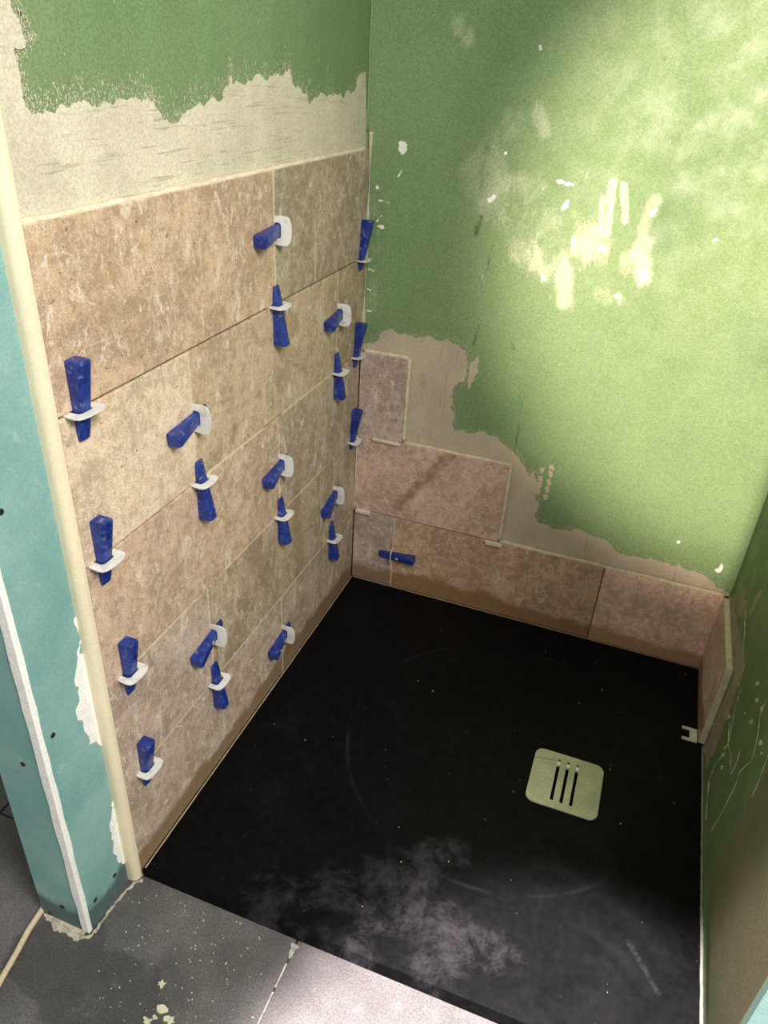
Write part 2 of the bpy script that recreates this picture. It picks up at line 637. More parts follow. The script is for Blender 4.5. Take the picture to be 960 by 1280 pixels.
# light joint material, broken off in places
for (y0, y1) in ((-0.985, -0.948), (-1.075, -0.992), (-1.5, -1.09)):
    boxobj('joint_filler', (0.2836, y0, FZ - 0.006), (0.2864, y1, FZ - 0.0006), GJ, floor)
bm = bmesh.new()
rg = random.Random(5)
ragp = ragged([Vector(p) for p in ((0.278, -0.917), (0.293, -0.919), (0.288, -0.925), (0.2865, -0.94), (0.284, -0.94), (0.2825, -0.926))],
              [True] * 6, 0.15, 2, rg)
bm.free()
sheet('joint_filler', ragp, 2, FZ - 0.004, FZ + 0.0008, GJ, floor)

# -------- left wall
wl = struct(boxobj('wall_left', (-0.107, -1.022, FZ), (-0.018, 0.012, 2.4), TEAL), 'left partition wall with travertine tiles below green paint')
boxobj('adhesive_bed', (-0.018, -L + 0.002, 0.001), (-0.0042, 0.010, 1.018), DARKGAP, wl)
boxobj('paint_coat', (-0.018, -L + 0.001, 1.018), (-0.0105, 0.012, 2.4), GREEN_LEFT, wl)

# filler feathered out over the paint above the tiles
top = [(455, 175), (457, 90), (448, 97), (445, 112), (438, 118), (430, 124), (418, 117), (413, 118), (402, 115), (392, 125), (386, 131),
       (384, 118), (375, 110), (365, 103), (362, 85), (357, 90), (345, 92), (330, 97), (310, 101), (292, 106), (289, 94), (286, 107),
       (268, 121), (250, 128), (238, 138), (226, 150), (219, 154), (209, 149), (200, 141), (192, 128), (185, 122), (168, 121), (150, 122),
       (138, 128), (122, 135), (112, 130), (100, 128), (88, 134), (74, 134), (56, 141), (47, 144), (36, 138), (30, 128), (26, 105), (21, 78),
       (17, 62), (33, 53), (28, 42), (24, 30), (20, 18), (13, 4), (4, -30), (-18, -70)]
o2 = []
for p in top:
    q = px(p, 0, -0.0098)
    o2.append(Vector((q.y, q.z)))
q0 = o2[0]
outl = [Vector((0.0108, 1.0185))] + [Vector((0.0108, o2[0].y + 0.01))] + o2[1:] + [Vector((-L + 0.0015, 1.45)), Vector((-L + 0.0015, 1.0185))]
nfl = len(outl)
flags = [False, False] + [True] * (len(o2) - 1) + [False, False]
flags = flags[:nfl]
pts = ragged(outl, flags, 0.26, 3, random.Random(3))
sheet('filler_patch', pts, 0, -0.0106, -0.0094, FILLER, wl)
# dry-brush specks along the torn edge of the filler
bm = bmesh.new()
rg = random.Random(11)
for i in range(1, len(o2) - 3):
    a, b = o2[i], o2[i + 1]
    for k in range(44):
        t = rg.random()
        c = a.lerp(b, t) + Vector((rg.uniform(-0.006, 0.006), abs(rg.gauss(0, 0.011))))
        if i > 42:
            c = a.lerp(b, t) + Vector((abs(rg.gauss(0, 0.007)), rg.uniform(-0.006, 0.006)))
        s = rg.uniform(0.0003, 0.0012)
        vs = [bm.verts.new((-0.01035, c.x + s * rg.uniform(.4, 1) * math.cos(an), c.y + (1.5 + 2.5 * ((k * 7) % 5 == 0)) * s * rg.uniform(.4, 1) * math.sin(an)))
              for an in (0.3, 1.6, 2.9, 4.4, 5.5)]
        bm.faces.new(vs)
o = obj('filler_specks', bm, FILLER, wl)
o['kind'] = 'stuff'

def stone(c):
    m = sum(c) / 3
    return srgb(*[min(255, (v + (m - v) * 0.16) * 1.045) for v in c])


GAP = 0.0013
TR5 = [('L', 5, -L, -0.396, (188, 160, 128)), ('L', 5, -0.396, 0.008, (168, 150, 124)),
       ('L', 4, -L, -0.657, (208, 186, 154)), ('L', 4, -0.657, -0.135, (182, 158, 126)), ('L', 4, -0.135, 0.008, (168, 148, 116)),
       ('L', 3, -L, -0.396, (190, 162, 134)), ('L', 3, -0.396, -0.003, (172, 152, 128)),
       ('L', 2, -L, -0.657, (178, 156, 136)), ('L', 2, -0.657, -0.135, (166, 146, 118)), ('L', 2, -0.135, -0.003, (168, 148, 128)),
       ('L', 1, -L, -0.396, (178, 156, 134)), ('L', 1, -0.396, -0.003, (172, 150, 128))]
rg = random.Random(21)
for (_, row, y0, y1, tint) in TR5:
    z0, z1 = ZJ[row - 1], ZJ[row]
    a = y0 + (0.0006 if y0 == -L else GAP)
    b = y1 - (GAP if y1 < -0.01 else 0.0005)
    g0 = 0.001 if row == 1 else GAP * (1.3 if row in (4, 5) else 0.9)
    g1 = 0.0 if row == 5 else GAP * (1.3 if row in (3, 4) else 0.9)
    dx = rg.uniform(-0.0004, 0.0004)
    t = boxobj('tile', (-0.0125, a, z0 + g0), (dx, b, z1 - g1), TRAV, wl, 0.0011, 2, centred=True)
    t.color = stone(tint)
# joints that are smeared full
for (y, row) in ((-0.396, 5), (-0.657, 4), (-0.135, 4), (-0.396, 3), (-0.657, 2), (-0.135, 2), (-0.396, 1)):
    boxobj('joint_filler', (-0.006, y - GAP, ZJ[row - 1] + 0.001), (-0.0006, y + GAP, ZJ[row] - 0.001), GROUT, wl)
for (y0, y1, zi) in ((-0.60, -0.42, 2), (-0.36, -0.17, 2), (-0.86, -0.69, 2), (-0.85, -0.70, 1), (-0.63, -0.2, 1), (-0.38, -0.16, 3),
                     (-0.63, -0.45, 3)):
    boxobj('joint_filler', (-0.006, y0, ZJ[zi] - 0.0014), (-0.0007, y1, ZJ[zi] + 0.0014), GROUT, wl)
# thin light ridge of adhesive along the top course
bm = bmesh.new()
rg = random.Random(9)
path = [(-0.006 + rg.uniform(-.0008, .0008), -L + 0.004 + i * (L - 0.004) / 60, 1.0205 + rg.uniform(-.0008, .0008)) for i in range(61)]
tube(bm, path, [0.0045 + rg.uniform(-0.001, 0.0008) for _ in path], 6)
obj('adhesive_ridge', bm, GROUT, wl, True)

# cream quarter-round edge profile where the tiling stops
bm = bmesh.new()
prof = [(-0.018, -L - 0.0005), (-0.0005, -L - 0.0005)]
for k in range(7):
    a = math.pi / 2 * k / 6
    prof.append((-0.0125 + 0.0115 * math.cos(a) + 0.0005, -L - 0.003 - 0.0115 * math.sin(a)))
prof += [(-0.018, -L - 0.0145)]
lo = [bm.verts.new((p[0], p[1], 0.000 + FZ + .002)) for p in prof]
hi = [bm.verts.new((p[0], p[1], 2.4)) for p in prof]
bm.faces.new(lo)
bm.faces.new(hi)
for i in range(len(prof)):
    bm.faces.new((lo[i], lo[(i + 1) % len(prof)], hi[(i + 1) % len(prof)], hi[i]))
obj('edge_trim', bm, TRIM, wl)

# white corner bead on the free end of the wall, slightly wavy edges
bm = bmesh.new()
rg = random.Random(4)
prev = None
for i in range(81):
    z = FZ + 0.004 + i * 2.38 / 80
    e1, e2 = 0.013 + rg.uniform(-0.0016, 0.0016), 0.006 + rg.uniform(-0.001, 0.001)
    ring = [(-0.018 - e1, -1.022), (-0.018 - e1 + 0.001, -1.0238), (-0.0172, -1.0240), (-0.0162, -1.0230), (-0.0162, -1.022 + e2), (-0.018, -1.022 + e2 + .001)]
    vs = [bm.verts.new((p[0], p[1], z)) for p in ring]
    if prev:
        for k in range(6):
            bm.faces.new((prev[k], prev[(k + 1) % 6], vs[(k + 1) % 6], vs[k]))
    else:
        bm.faces.new(vs)
    prev = vs
bm.faces.new(prev)
obj('corner_bead', bm, BEAD, wl)

# torn paper edge, smeared filler and screw heads on the bare board
def smear(outline_px, axis, plane, th, mat, parent, seed, name='filler_smear', amp=0.18, lv=3):
    pts = []
    for p in outline_px:
        q = px(p, axis, plane)
        pts.append(Vector((q.y, q.z)) if axis == 0 else Vector((q.x, q.z)) if axis == 1 else Vector((q.x, q.y)))
    pts = ragged(pts, [True] * len(pts), amp, lv, random.Random(seed))
    if axis == 0:
        lo, hi = (plane - 0.0004, plane + th) if plane < 0.5 else (plane - th, plane + 0.0004)
    elif axis == 1:
        lo, hi = plane - th, plane + 0.0004
    else:
        lo, hi = plane - 0.0004, plane + th
    return sheet(name, pts, axis, lo, hi, mat, parent)

smear([(100, 800), (110, 830), (119, 868), (128, 905), (133, 935), (126, 932), (120, 926), (112, 930), (105, 912), (97, 900), (99, 872), (93, 850), (96, 815)],
      0, -0.018, 0.0006, BEAD, wl, 31)
smear([(141, 985), (150, 1022), (158, 1055), (162, 1078), (154, 1080), (146, 1070), (142, 1058), (138, 1040), (141, 1010)],
      0, -0.018, 0.0006, BEAD, wl, 32)
smear([(95, 770), (99, 785), (97, 790), (92, 775)], 0, -0.018, 0.0005, BEAD, wl, 33)
for p, ax, pl in (((66, 919), 0, -0.018), ((1, 640), 0, -0.018), ((119, 1125), 0, -0.018), ((143, 1094), 0, -0.018),
                  ((29, 955), 1, -1.022), ((78, 1133), 1, -1.022), ((63, 1141), 1, -1.022)):
    q = px(p, ax, pl)
    bm = bmesh.new()
    bmesh.ops.create_cone(bm, cap_ends=True, segments=10, radius1=0.0042, radius2=0.0036, depth=0.0012)
    s = obj('screw_head', bm, HOLE, wl)
    s.rotation_euler = (0, math.pi / 2, 0) if ax == 0 else (math.pi / 2, 0, 0)
    s.location = q + Vector((0.0004, 0, 0) if ax == 0 else (0, -0.0004, 0))

# -------- back wall
wb = struct(boxobj('wall_back', (-2.2, 0.012, -0.1), (2.4, 0.11, 2.4), GREEN_BACK), 'back wall, green paint above stepped travertine tiles')
step = [(446, 560), (448, 425), (456, 438), (462, 428), (475, 420), (500, 419), (520, 423), (540, 421), (560, 425), (575, 431), (583, 440), (585, 455),
        (584, 468), (580, 477), (572, 481), (566, 487), (566, 500), (564, 512), (567, 528), (568, 539), (582, 541), (600, 539), (616, 546), (628, 554),
        (642, 566), (650, 572), (656, 584), (662, 596), (668, 588), (671, 600), (668, 618), (673, 628), (670, 640), (669, 648), (680, 655), (700, 662),
        (716, 663), (736, 668), (752, 674), (766, 684), (778, 692), (800, 697), (830, 703), (850, 706), (866, 713), (882, 720), (893, 730), (905, 739)]
o3 = []
for p in step[3:]:
    q = px(p, 1, 0.0108)
    o3.append(Vector((q.x, q.z)))
outl = [Vector((-0.0095, 0.30)), Vector((-0.0095, 0.628)), Vector((0.008, 0.630))] + o3 + [Vector((XR - 0.0005, 0.212)), Vector((XR - 0.0005, 0.15)), Vector((0.30, 0.15))]
flags = [False, True, True] + [True] * (len(o3) - 1) + [False, False, False, False]
pts = ragged(outl, flags[:len(outl)], 0.24, 3, random.Random(8))
sheet('filler_patch', pts, 1, 0.0102, 0.0124, FILLER_B, wb)
bm = bmesh.new()
rg = random.Random(12)
for i in range(len(o3) - 1):
    a, b = o3[i], o3[i + 1]
    d = (b - a)
    if d.length < 1e-4:
        continue
    nn = Vector((-d.y, d.x)).normalized()
    for k in range(40):
        c = a.lerp(b, rg.random()) + nn * abs(rg.gauss(0, 0.005)) + Vector((0, rg.uniform(-.002, .005)))
        s = rg.uniform(0.0003, 0.0011)
        vs = [bm.verts.new((c.x + s * rg.uniform(.4, 1) * math.cos(an), 0.01185, c.y + (1.5 + 2.5 * ((k * 7) % 5 == 0)) * s * rg.uniform(.4, 1) * math.sin(an)))
              for an in (0.3, 1.6, 2.9, 4.4, 5.5)]
        bm.faces.new(vs)
o = obj('filler_specks', bm, FILLER_B, wb)
o['kind'] = 'stuff'
# stray filler strokes beside the patch
smear([(590, 452), (598, 444), (600, 452), (594, 470), (588, 484), (584, 486), (586, 470)], 1, 0.012, 0.0006, FILLER_B, wb, 41)
for k, (u, v) in enumerate(((677, 588), (676, 598), (674, 606), (672, 614), (688, 592), (686, 602), (684, 612), (690, 584), (681, 622))):
    smear([(u - 3, v - 3), (u + 3, v - 4), (u + 3, v + 3), (u - 2, v + 4)], 1, 0.012, 0.0005, FILLER_B, wb, 50 + k, 'filler_dab', 0.25, 2)
# dabs and splashes of white filler on the painted wall
dabs = [((498, 178), (503, 176), (507, 178), (509, 186), (506, 192), (502, 193), (498, 187)), ((496, 220), (501, 213), (503, 214), (497, 222)),
        ((609, 248), (616, 243), (620, 246), (616, 251), (611, 254)), ((695, 225), (700, 224), (708, 228), (717, 229), (718, 233), (710, 233), (704, 230), (698, 230)),
        ((702, 264), (708, 250), (712, 250), (711, 257), (706, 262)), ((676, 344), (682, 344), (683, 350), (677, 351)),
        ((813, 265), (820, 258), (823, 262), (817, 270), (812, 271)), ((745, 308), (754, 306), (760, 312), (756, 316), (748, 313)),
        ((800, 340), (808, 338), (809, 352), (801, 354)), ((767, 368), (774, 366), (776, 372), (770, 374)), ((674, 56), (677, 57), (677, 63), (674, 63)),
        ((715, 296), (719, 292), (719, 304), (714, 308)), ((470, 232), (473, 232), (474, 236), (470, 236)),
        ((473, 250), (486, 253), (486, 255), (474, 253)), ((471, 282), (480, 282), (481, 285), (472, 284)), ((470, 276), (477, 268), (478, 270), (472, 278)),
        ((460, 336), (468, 338), (467, 340), (460, 338)), ((459, 360), (464, 362), (463, 364), (459, 362)), ((459, 387), (465, 388), (464, 390), (459, 389)),
        ((783, 700), (786, 699), (787, 702), (784, 703)), ((846, 676), (850, 675), (850, 679), (846, 679)), ((893, 712), (902, 704), (904, 708), (897, 716)),
        ((630, 190), (634, 189), (634, 193), (630, 193)), ((890, 300), (898, 298), (898, 301), (891, 303))]
for k, d in enumerate(dabs):
    smear(list(d), 1, 0.012, 0.0007, BEAD, wb, 70 + k, 'filler_dab', 0.2, 2)
# ragged bead of filler down the inside corner
bm = bmesh.new()
rg = random.Random(14)
path, rad = [], []
for i in range(70):
    z = 0.63 + i * 0.42 / 69
    path.append((0.0 + rg.uniform(-.0004, .0004), 0.0105, z))
    rad.append(max(0.001, 0.0028 + 0.0022 * math.sin(z * 31) + rg.uniform(-.0004, .0005)))
tube(bm, path, rad, 6)
obj('corner_filler', bm, FILLER, wb, True)
bm = bmesh.new()
tube(bm, [(-0.0085, 0.0105, 1.05 + i * 0.02) for i in range(60)], [0.0028 + rg.uniform(-.0004, .0004) for i in range(60)], 6)
obj('corner_filler', bm, GREEN_BACK, wb, True)

boxobj('adhesive_bed', (0.0005, 0.004, 0.001), (W + 0.010, 0.0125, 0.205), DARKGAP, wb)
TB = [(1, 0.0, 0.109, (182, 160, 144)), (1, 0.109, 0.6165, (196, 158, 124)), (1, 0.6165, W + 0.0005, (232, 190, 166)),  # last tint here made paler and pinker to carry the glow on that tile
      (2, 0.0, 0.3665, (204, 170, 146)), (3, 0.0, 0.1115, (186, 162, 148))]
for (row, x0, x1, tint) in TB:
    z0, z1 = ZJ[row - 1], ZJ[row]
    t = boxobj('tile', (x0 + (0.0008 if x0 == 0 else GAP), rg.uniform(-.0004, .0004), z0 + (0.001 if row == 1 else GAP)),
               (x1 - (GAP if x1 < 0.8 else 0.0), 0.0122, z1 - GAP), TRAV, wb, 0.0011, 2, centred=True)
    t.color = stone(tint)
boxobj('joint_filler', (0.109 - GAP, 0.0008, 0.001), (0.109 + GAP, 0.006, 0.205), GROUT, wb)
boxobj('joint_filler', (0.002, 0.0008, ZJ[2] - 0.0014), (0.105, 0.006, ZJ[2] + 0.0014), GROUT, wb)
# light lines of squeezed-out adhesive around the stepped tiles
def ridge(a, b, r, parent, mat=GROUT, seed=1, n=24):
    bm = bmesh.new()
    g = random.Random(seed)
    a, b = Vector(a), Vector(b)
    path = [a.lerp(b, i / (n - 1)) + Vector([g.uniform(-r, r) * 0.12 for _ in range(3)]) for i in range(n)]
    tube(bm, path, [r * g.uniform(0.85, 1.12) for _ in range(n)], 8)
    return obj('adhesive_ridge', bm, mat, parent, True)

ridge((0.006, 0.006, ZJ[3] + 0.001), (0.1125, 0.006, ZJ[3] + 0.001), 0.0045, wb, GROUT, 1)
ridge((0.1135, 0.006, ZJ[3]), (0.1135, 0.006, ZJ[2] + 0.004), 0.0048, wb, GROUT, 2)
ridge((0.114, 0.006, ZJ[2] + 0.001), (0.368, 0.006, ZJ[2] + 0.001), 0.0045, wb, GROUT, 3)
ridge((0.3685, 0.006, ZJ[2]), (0.3685, 0.006, ZJ[1] + 0.004), 0.0048, wb, GROUT, 4)
ridge((0.37, 0.006, ZJ[1] + 0.001), (W, 0.006, ZJ[1] + 0.001), 0.0048, wb, GROUT, 5, 40)
ridge((0.0005, -0.0008, 0.41), (0.0005, -0.0008, 0.205), 0.0016, wb, GROUT, 6)

# -------- right wall
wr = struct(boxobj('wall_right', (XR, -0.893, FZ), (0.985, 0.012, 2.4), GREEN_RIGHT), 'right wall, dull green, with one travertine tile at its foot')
boxobj('end_board', (XR - 0.0005, -0.905, FZ), (0.985, -0.893, 2.4), TEAL, wr)
# the board that starts part-way along, clear of the tray
pts = ragged([Vector((-0.593, 0.062)), Vector((-0.604, 0.20)), Vector((-0.620, 0.335)), Vector((-0.64, 0.6)), Vector((-0.66, 1.0)), Vector((-0.70, 2.4)),
              Vector((-0.893, 2.4)), Vector((-0.893, 0.030)), Vector((-0.74, 0.044))],
             [True, True, True, True, True, False, False, False, False], 0.02, 3, random.Random(2))
sheet('lining_board', pts, 0, XR - 0.0018, XR + 0.0005, OLIVE, wr)
boxobj('adhesive_bed', (W + 0.0115, -0.2435, 0.001), (XR + 0.0002, 0.008, 0.206), GROUT, wr)
t = boxobj('tile', (W, -0.2425, 0.001), (W + 0.0125, -0.0006, 0.207), TRAV, wr, 0.0011, 2, centred=True)
t.color = stone((196, 166, 146))
boxobj('tile_edge_smear', (W + 0.0008, -0.2438, 0.003), (W + 0.0118, -0.2424, 0.2062), GROUT, wr, 0.0004)
boxobj('tile_edge_smear', (W + 0.0008, -0.242, 0.2065), (W + 0.0118, -0.003, 0.2080), GROUT, wr, 0.0004)
ADH2 = m_plain('grey_adhesive', srgb(150, 138, 114), 0.85, 0.2, 40, 0.4)
smear([(915, 745), (921, 770), (928, 800), (932, 830), (922, 860), (914, 885), (906, 905), (899, 925), (891, 945), (884, 960), (880, 935),
       (900, 890), (920, 845), (916, 800), (912, 770)], 0, XR, 0.0022, ADH2, wr, 90, 'adhesive_smear', 0.12, 3)
# stringy drips
def string(pxs, plane, r, parent, seed, mat=FILLER):
    g = random.Random(seed)
    pl = [px(p, 0, plane) for p in pxs]
    path = []
    for a, b in zip(pl[:-1], pl[1:]):
        for i in range(6):
            path.append(a.lerp(b, i / 6) + Vector((0, g.uniform(-.0012, .0012), g.uniform(-.0012, .0012))))
    bm = bmesh.new()
    tube(bm, path, [r * g.uniform(0.25, 1.3) for _ in path], 5)
    return obj('plaster_string', bm, mat, parent, True)
for k, s in enumerate(([(926, 862), (920, 880), (915, 905), (912, 925), (903, 945), (893, 958), (886, 975), (884, 1000), (882, 1030)],
                       [(932, 760), (930, 800), (928, 835), (922, 862)],
                       [(958, 875), (950, 895), (947, 920), (940, 950), (925, 965), (918, 985), (900, 1020), (884, 1046)],
                       [(960, 945), (945, 985), (930, 1020), (912, 1055), (896, 1088)],
                       [(912, 905), (910, 930), (914, 945), (913, 965)], [(925, 940), (920, 955), (912, 972)])):
    string(s, XR - 0.0006, 0.0008, wr, 100 + k)
rg = random.Random(17)
for k in range(26):
    u, v = rg.uniform(890, 955), rg.uniform(820, 1050)
    if v < 860 - (u - 930) or v > 1250 - 0.3 * u:
        continue
    s = rg.uniform(0.7, 1.8)
    smear([(u - s, v - s), (u + s, v - s * 1.6), (u + s, v + s), (u - s, v + s * 1.8)], 0, XR, 0.0008, FILLER, wr, 200 + k, 'filler_dab', 0.3, 2)
smear([(925, 745), (931, 735), (934, 752), (928, 775), (924, 770)], 0, XR, 0.0005, ADH2, wr, 95, 'adhesive_smear', 0.2, 3)
smear([(941, 752), (951, 738), (946, 752), (938, 768)], 0, XR, 0.0005, ADH2, wr, 96, 'adhesive_smear', 0.2, 3)

# ---------------------------------------------------------------- shower tray and drain cover
DX0, DX1, DY0, DY1 = 0.5655, 0.6995, -0.521, -0.387
bm = bmesh.new()
# top with a square well under the cover
xs = [0.002, 0.575, 0.690, 0.8845]
ys = [-0.902, -0.512, -0.396, -0.0005]
gv = {}
for i, x in enumerate(xs):
    for j, y in enumerate(ys):
        gv[i, j] = bm.verts.new((x, y, 0.0))
for i in range(3):
    for j in range(3):
        if (i, j) != (1, 1):
            bm.faces.new((gv[i, j], gv[i + 1, j], gv[i + 1, j + 1], gv[i, j + 1]))
well = [gv[1, 1], gv[2, 1], gv[2, 2], gv[1, 2]]
wbm = [bm.verts.new((v.co.x, v.co.y, -0.012)) for v in well]
for k in range(4):
    bm.faces.new((well[k], well[(k + 1) % 4], wbm[(k + 1) % 4], wbm[k]))
bm.faces.new(wbm)
ring = [gv[0, 0], gv[1, 0], gv[2, 0], gv[3, 0], gv[3, 1], gv[3, 2], gv[3, 3], gv[2, 3], gv[1, 3], gv[0, 3], gv[0, 2], gv[0, 1]]
low = []
for v in ring:
    y = v.co.y - 0.010 if v.co.y < -0.9 else v.co.y
    low.append(bm.verts.new((v.co.x, y, FZ - 0.003)))
for k in range(12):
    bm.faces.new((ring[k], ring[(k + 1) % 12], low[(k + 1) % 12], low[k]))
bm.faces.new(low)
front = [e for e in bm.edges if all(v in (gv[0, 0], gv[1, 0], gv[2, 0], gv[3, 0]) for v in e.verts)]
bmesh.ops.bevel(bm, geom=front, offset=0.003, segments=2, affect='EDGES')
tray = tag(empty('shower_tray', (0.44, -0.45, FZ)), 'black square shower tray with wiped dust marks, set flush in the floor', 'shower tray')
keep(obj('tray_slab', bm, TRAY), tray)
# thin sealant lines along its edges
keep(ridge((0.0025, -0.003, 0.0008), (W, -0.003, 0.0008), 0.0013, None, SEAL, 301, 60), tray, 'sealant_line')
keep(ridge((0.0025, -0.905, 0.0008), (0.0025, -0.003, 0.0008), 0.0015, None, SEAL, 302, 60), tray, 'sealant_line')
keep(ridge((0.8838, -0.25, 0.001), (0.8838, -0.9, 0.001), 0.0026, None, GREYSEAL, 303, 60), tray, 'sealant_line')


def rounded(x0, x1, y0, y1, r, n=6):
    out = []
    for cx, cy, a0 in ((x1 - r, y1 - r, 0), (x0 + r, y1 - r, 90), (x0 + r, y0 + r, 180), (x1 - r, y0 + r, 270)):
        for k in range(n + 1):
            a = math.radians(a0 + 90 * k / n)
            out.append((cx + r * math.cos(a), cy + r * math.sin(a)))
    return out


# cover plate with three real slots
bm = bmesh.new()
outer = rounded(DX0, DX1, DY0, DY1, 0.017)
slots = [rounded(x - 0.003, x + 0.003, -0.508, -0.402, 0.0028, 3) for x in (0.6135, 0.6315, 0.6495)]
edges, loops = [], []
for lp in [outer] + slots:
    vs = [bm.verts.new((p[0], p[1], 0.0035)) for p in lp]
    loops.append(vs)
    for k in range(len(vs)):
        edges.append(bm.edges.new((vs[k], vs[(k + 1) % len(vs)])))
bmesh.ops.triangle_fill(bm, use_beauty=True, use_dissolve=False, edges=edges)
ext = bmesh.ops.extrude_face_region(bm, geom=list(bm.faces))
for v in [g for g in ext['geom'] if isinstance(g, bmesh.types.BMVert)]:
    v.co.z = 0.0006
cover = tag(empty('drain_cover', (0.6315, -0.454, 0.0006)), 'pale square drain cover with three slots on the black tray', 'drain cover')
keep(obj('cover_plate', bm, DRAIN), cover)
for x in (0.6135, 0.6315, 0.6495):
    keep(boxobj('slot_strut', (x - 0.0035, -0.416, -0.004), (x + 0.0035, -0.406, 0.0022), PALE, None, 0.0006), cover)
    keep(boxobj('slot_strut', (x - 0.0035, -0.509, -0.004), (x + 0.0035, -0.503, 0.0018), DRAIN, None, 0.0006), cover)

# ---------------------------------------------------------------- wedges and clips
WL, WW, T0, T1 = 0.098, 0.0195, 0.0035, 0.0225


def wedge_mesh(flip_w):
    bm = bmesh.new()
    # local: x out of the wall, y width, z along (thick end at +z)
    def ring(z, t, w):
        return [bm.verts.new(p) for p in ((0, -w / 2, z), (0, w / 2, z), (t * 0.86, w / 2, z), (t, w * 0.30, z), (t, -w * 0.34, z), (t * 0.80, -w / 2, z))]
    rs = [ring(0, T0, WW * 0.82), ring(WL * 0.12, T0 + (T1 - T0) * 0.14, WW * 0.96), ring(WL * 0.97, T1, WW), ring(WL, T1 * 0.96, WW * 0.95)]
    for a, b in zip(rs[:-1], rs[1:]):
        for k in range(6):
            bm.faces.new((a[k], a[(k + 1) % 6], b[(k + 1) % 6], b[k]))
    bm.faces.new(rs[0])
    bm.faces.new(rs[-1])
    es = [e for e in bm.edges]
    bmesh.ops.bevel(bm, geom=es, offset=0.0007, segments=1, affect='EDGES')
    bmesh.ops.recalc_face_normals(bm, faces=bm.faces)
    me = bpy.data.meshes.new('levelling_wedge')
    bm.to_mesh(me)
    bm.free()
    me.materials.append(BLUE)
    return me


WEDGE = wedge_mesh(False)


def clip_mesh(hw, hin, hout, bow=0.0):
    """arch standing out of a joint. local: x out of the wall, y along the joint, z across it"""
    bm = bmesh.new()
    win = WW / 2 + 0.0020
    outer, inner = [], []
    outer += [(-0.004, -hw * 0.92), (0.004, -hw * 0.97), (hout * 0.55, -hw)]
    inner += [(-0.004, -win), (0.004, -win), (hin * 0.80, -win)]
    for k in range(1, 8):
        a = math.pi * k / 8
        s, c = math.sin(a), math.cos(a)
        outer.append((hout * (0.60 + 0.40 * s ** 0.8), -hw * math.copysign(abs(c) ** 0.75, c)))
        inner.append((hin, -win * 0.95 * (1 - 2 * k / 8)))
    outer += [(hout * 0.55, hw), (0.004, hw * 0.97), (-0.004, hw * 0.92)]
    inner += [(hin * 0.80, win), (0.004, win), (-0.004, win)]
    t = 0.0009
    def V(p, s):
        return bm.verts.new((p[0], p[1], s * t + bow * (max(p[0], 0) / hout) ** 2))
    rows = [[V(p, 1) for p in outer], [V(p, 1) for p in inner], [V(p, -1) for p in inner], [V(p, -1) for p in outer]]
    n = len(outer)
    for i in range(n - 1):
        for a in range(4):
            r0, r1 = rows[a], rows[(a + 1) % 4]
            bm.faces.new((r0[i], r0[i + 1], r1[i + 1], r1[i]))
    bm.faces.new([r[0] for r in rows])
    bm.faces.new([r[-1] for r in rows])
    bmesh.ops.recalc_face_normals(bm, faces=bm.faces)
    me = bpy.data.meshes.new('levelling_clip')
    bm.to_mesh(me)
    bm.free()
    me.materials.append(WHITE)
    return me


def place(me, name, rot, loc):
    o = bpy.data.objects.new(name, me)
    COL.objects.link(o)
    o.matrix_world = Matrix.Translation(loc) @ rot.to_4x4()
    return o


def frame(out, along):
    """columns: local x -> out, local z -> along"""
    out, along = Vector(out), Vector(along)
    along = (along - out * along.dot(out)).normalized()
    w = along.cross(out)
    return Matrix((out, w, along)).transposed()


def wedge_dab(w, zc, y0, sz, seed):
    g = random.Random(seed)
    t = T0 + (T1 - T0) * zc / WL
    pts = [Vector((y0 + sz * 0.5 * g.uniform(.6, 1) * math.cos(a), zc + sz * g.uniform(.6, 1) * math.sin(a))) for a in [k * math.pi / 4 for k in range(8)]]
    d = sheet('plaster_dab', pts, 0, -0.0006, 0.0006, FLAKE, w)
    d.location = (t + 0.0001, 0, 0)
    d.rotation_euler = (0, 0, 0)
    return d


GW, GC = 'blue wedges on the tile joints', 'white levelling clips in the tile joints'
rg = random.Random(77)


def wedge(out, thick, tip, joint_d, joint_axis, where, thickword, hw=0.0215, ex=0.0):
    """thick / tip: centre of the two ends on the wall face; joint_d: where along tip->thick the joint crosses"""
    thick, tip = Vector(thick), Vector(tip)
    al = (thick - tip).normalized()
    base = tip + Vector(out) * 0.0007
    w = place(WEDGE, 'levelling_wedge', frame(out, al), base)
    tag(w, 'blue wedge ' + where + ', ' + thickword, 'wedge', GW)
    at = tip + al * joint_d
    fr = frame(out, joint_axis)
    hin = T0 + (T1 - T0) * (joint_d / WL) + 0.0026
    c = place(clip_mesh(hw, hin, hin + 0.0125 + ex, rg.uniform(-0.002, 0.002)), 'levelling_clip', fr, at)
    tag(c, 'white clip holding the wedge ' + where, 'clip', GC)
    return w


X = (1, 0, 0)
UP = (0, 0, 1)
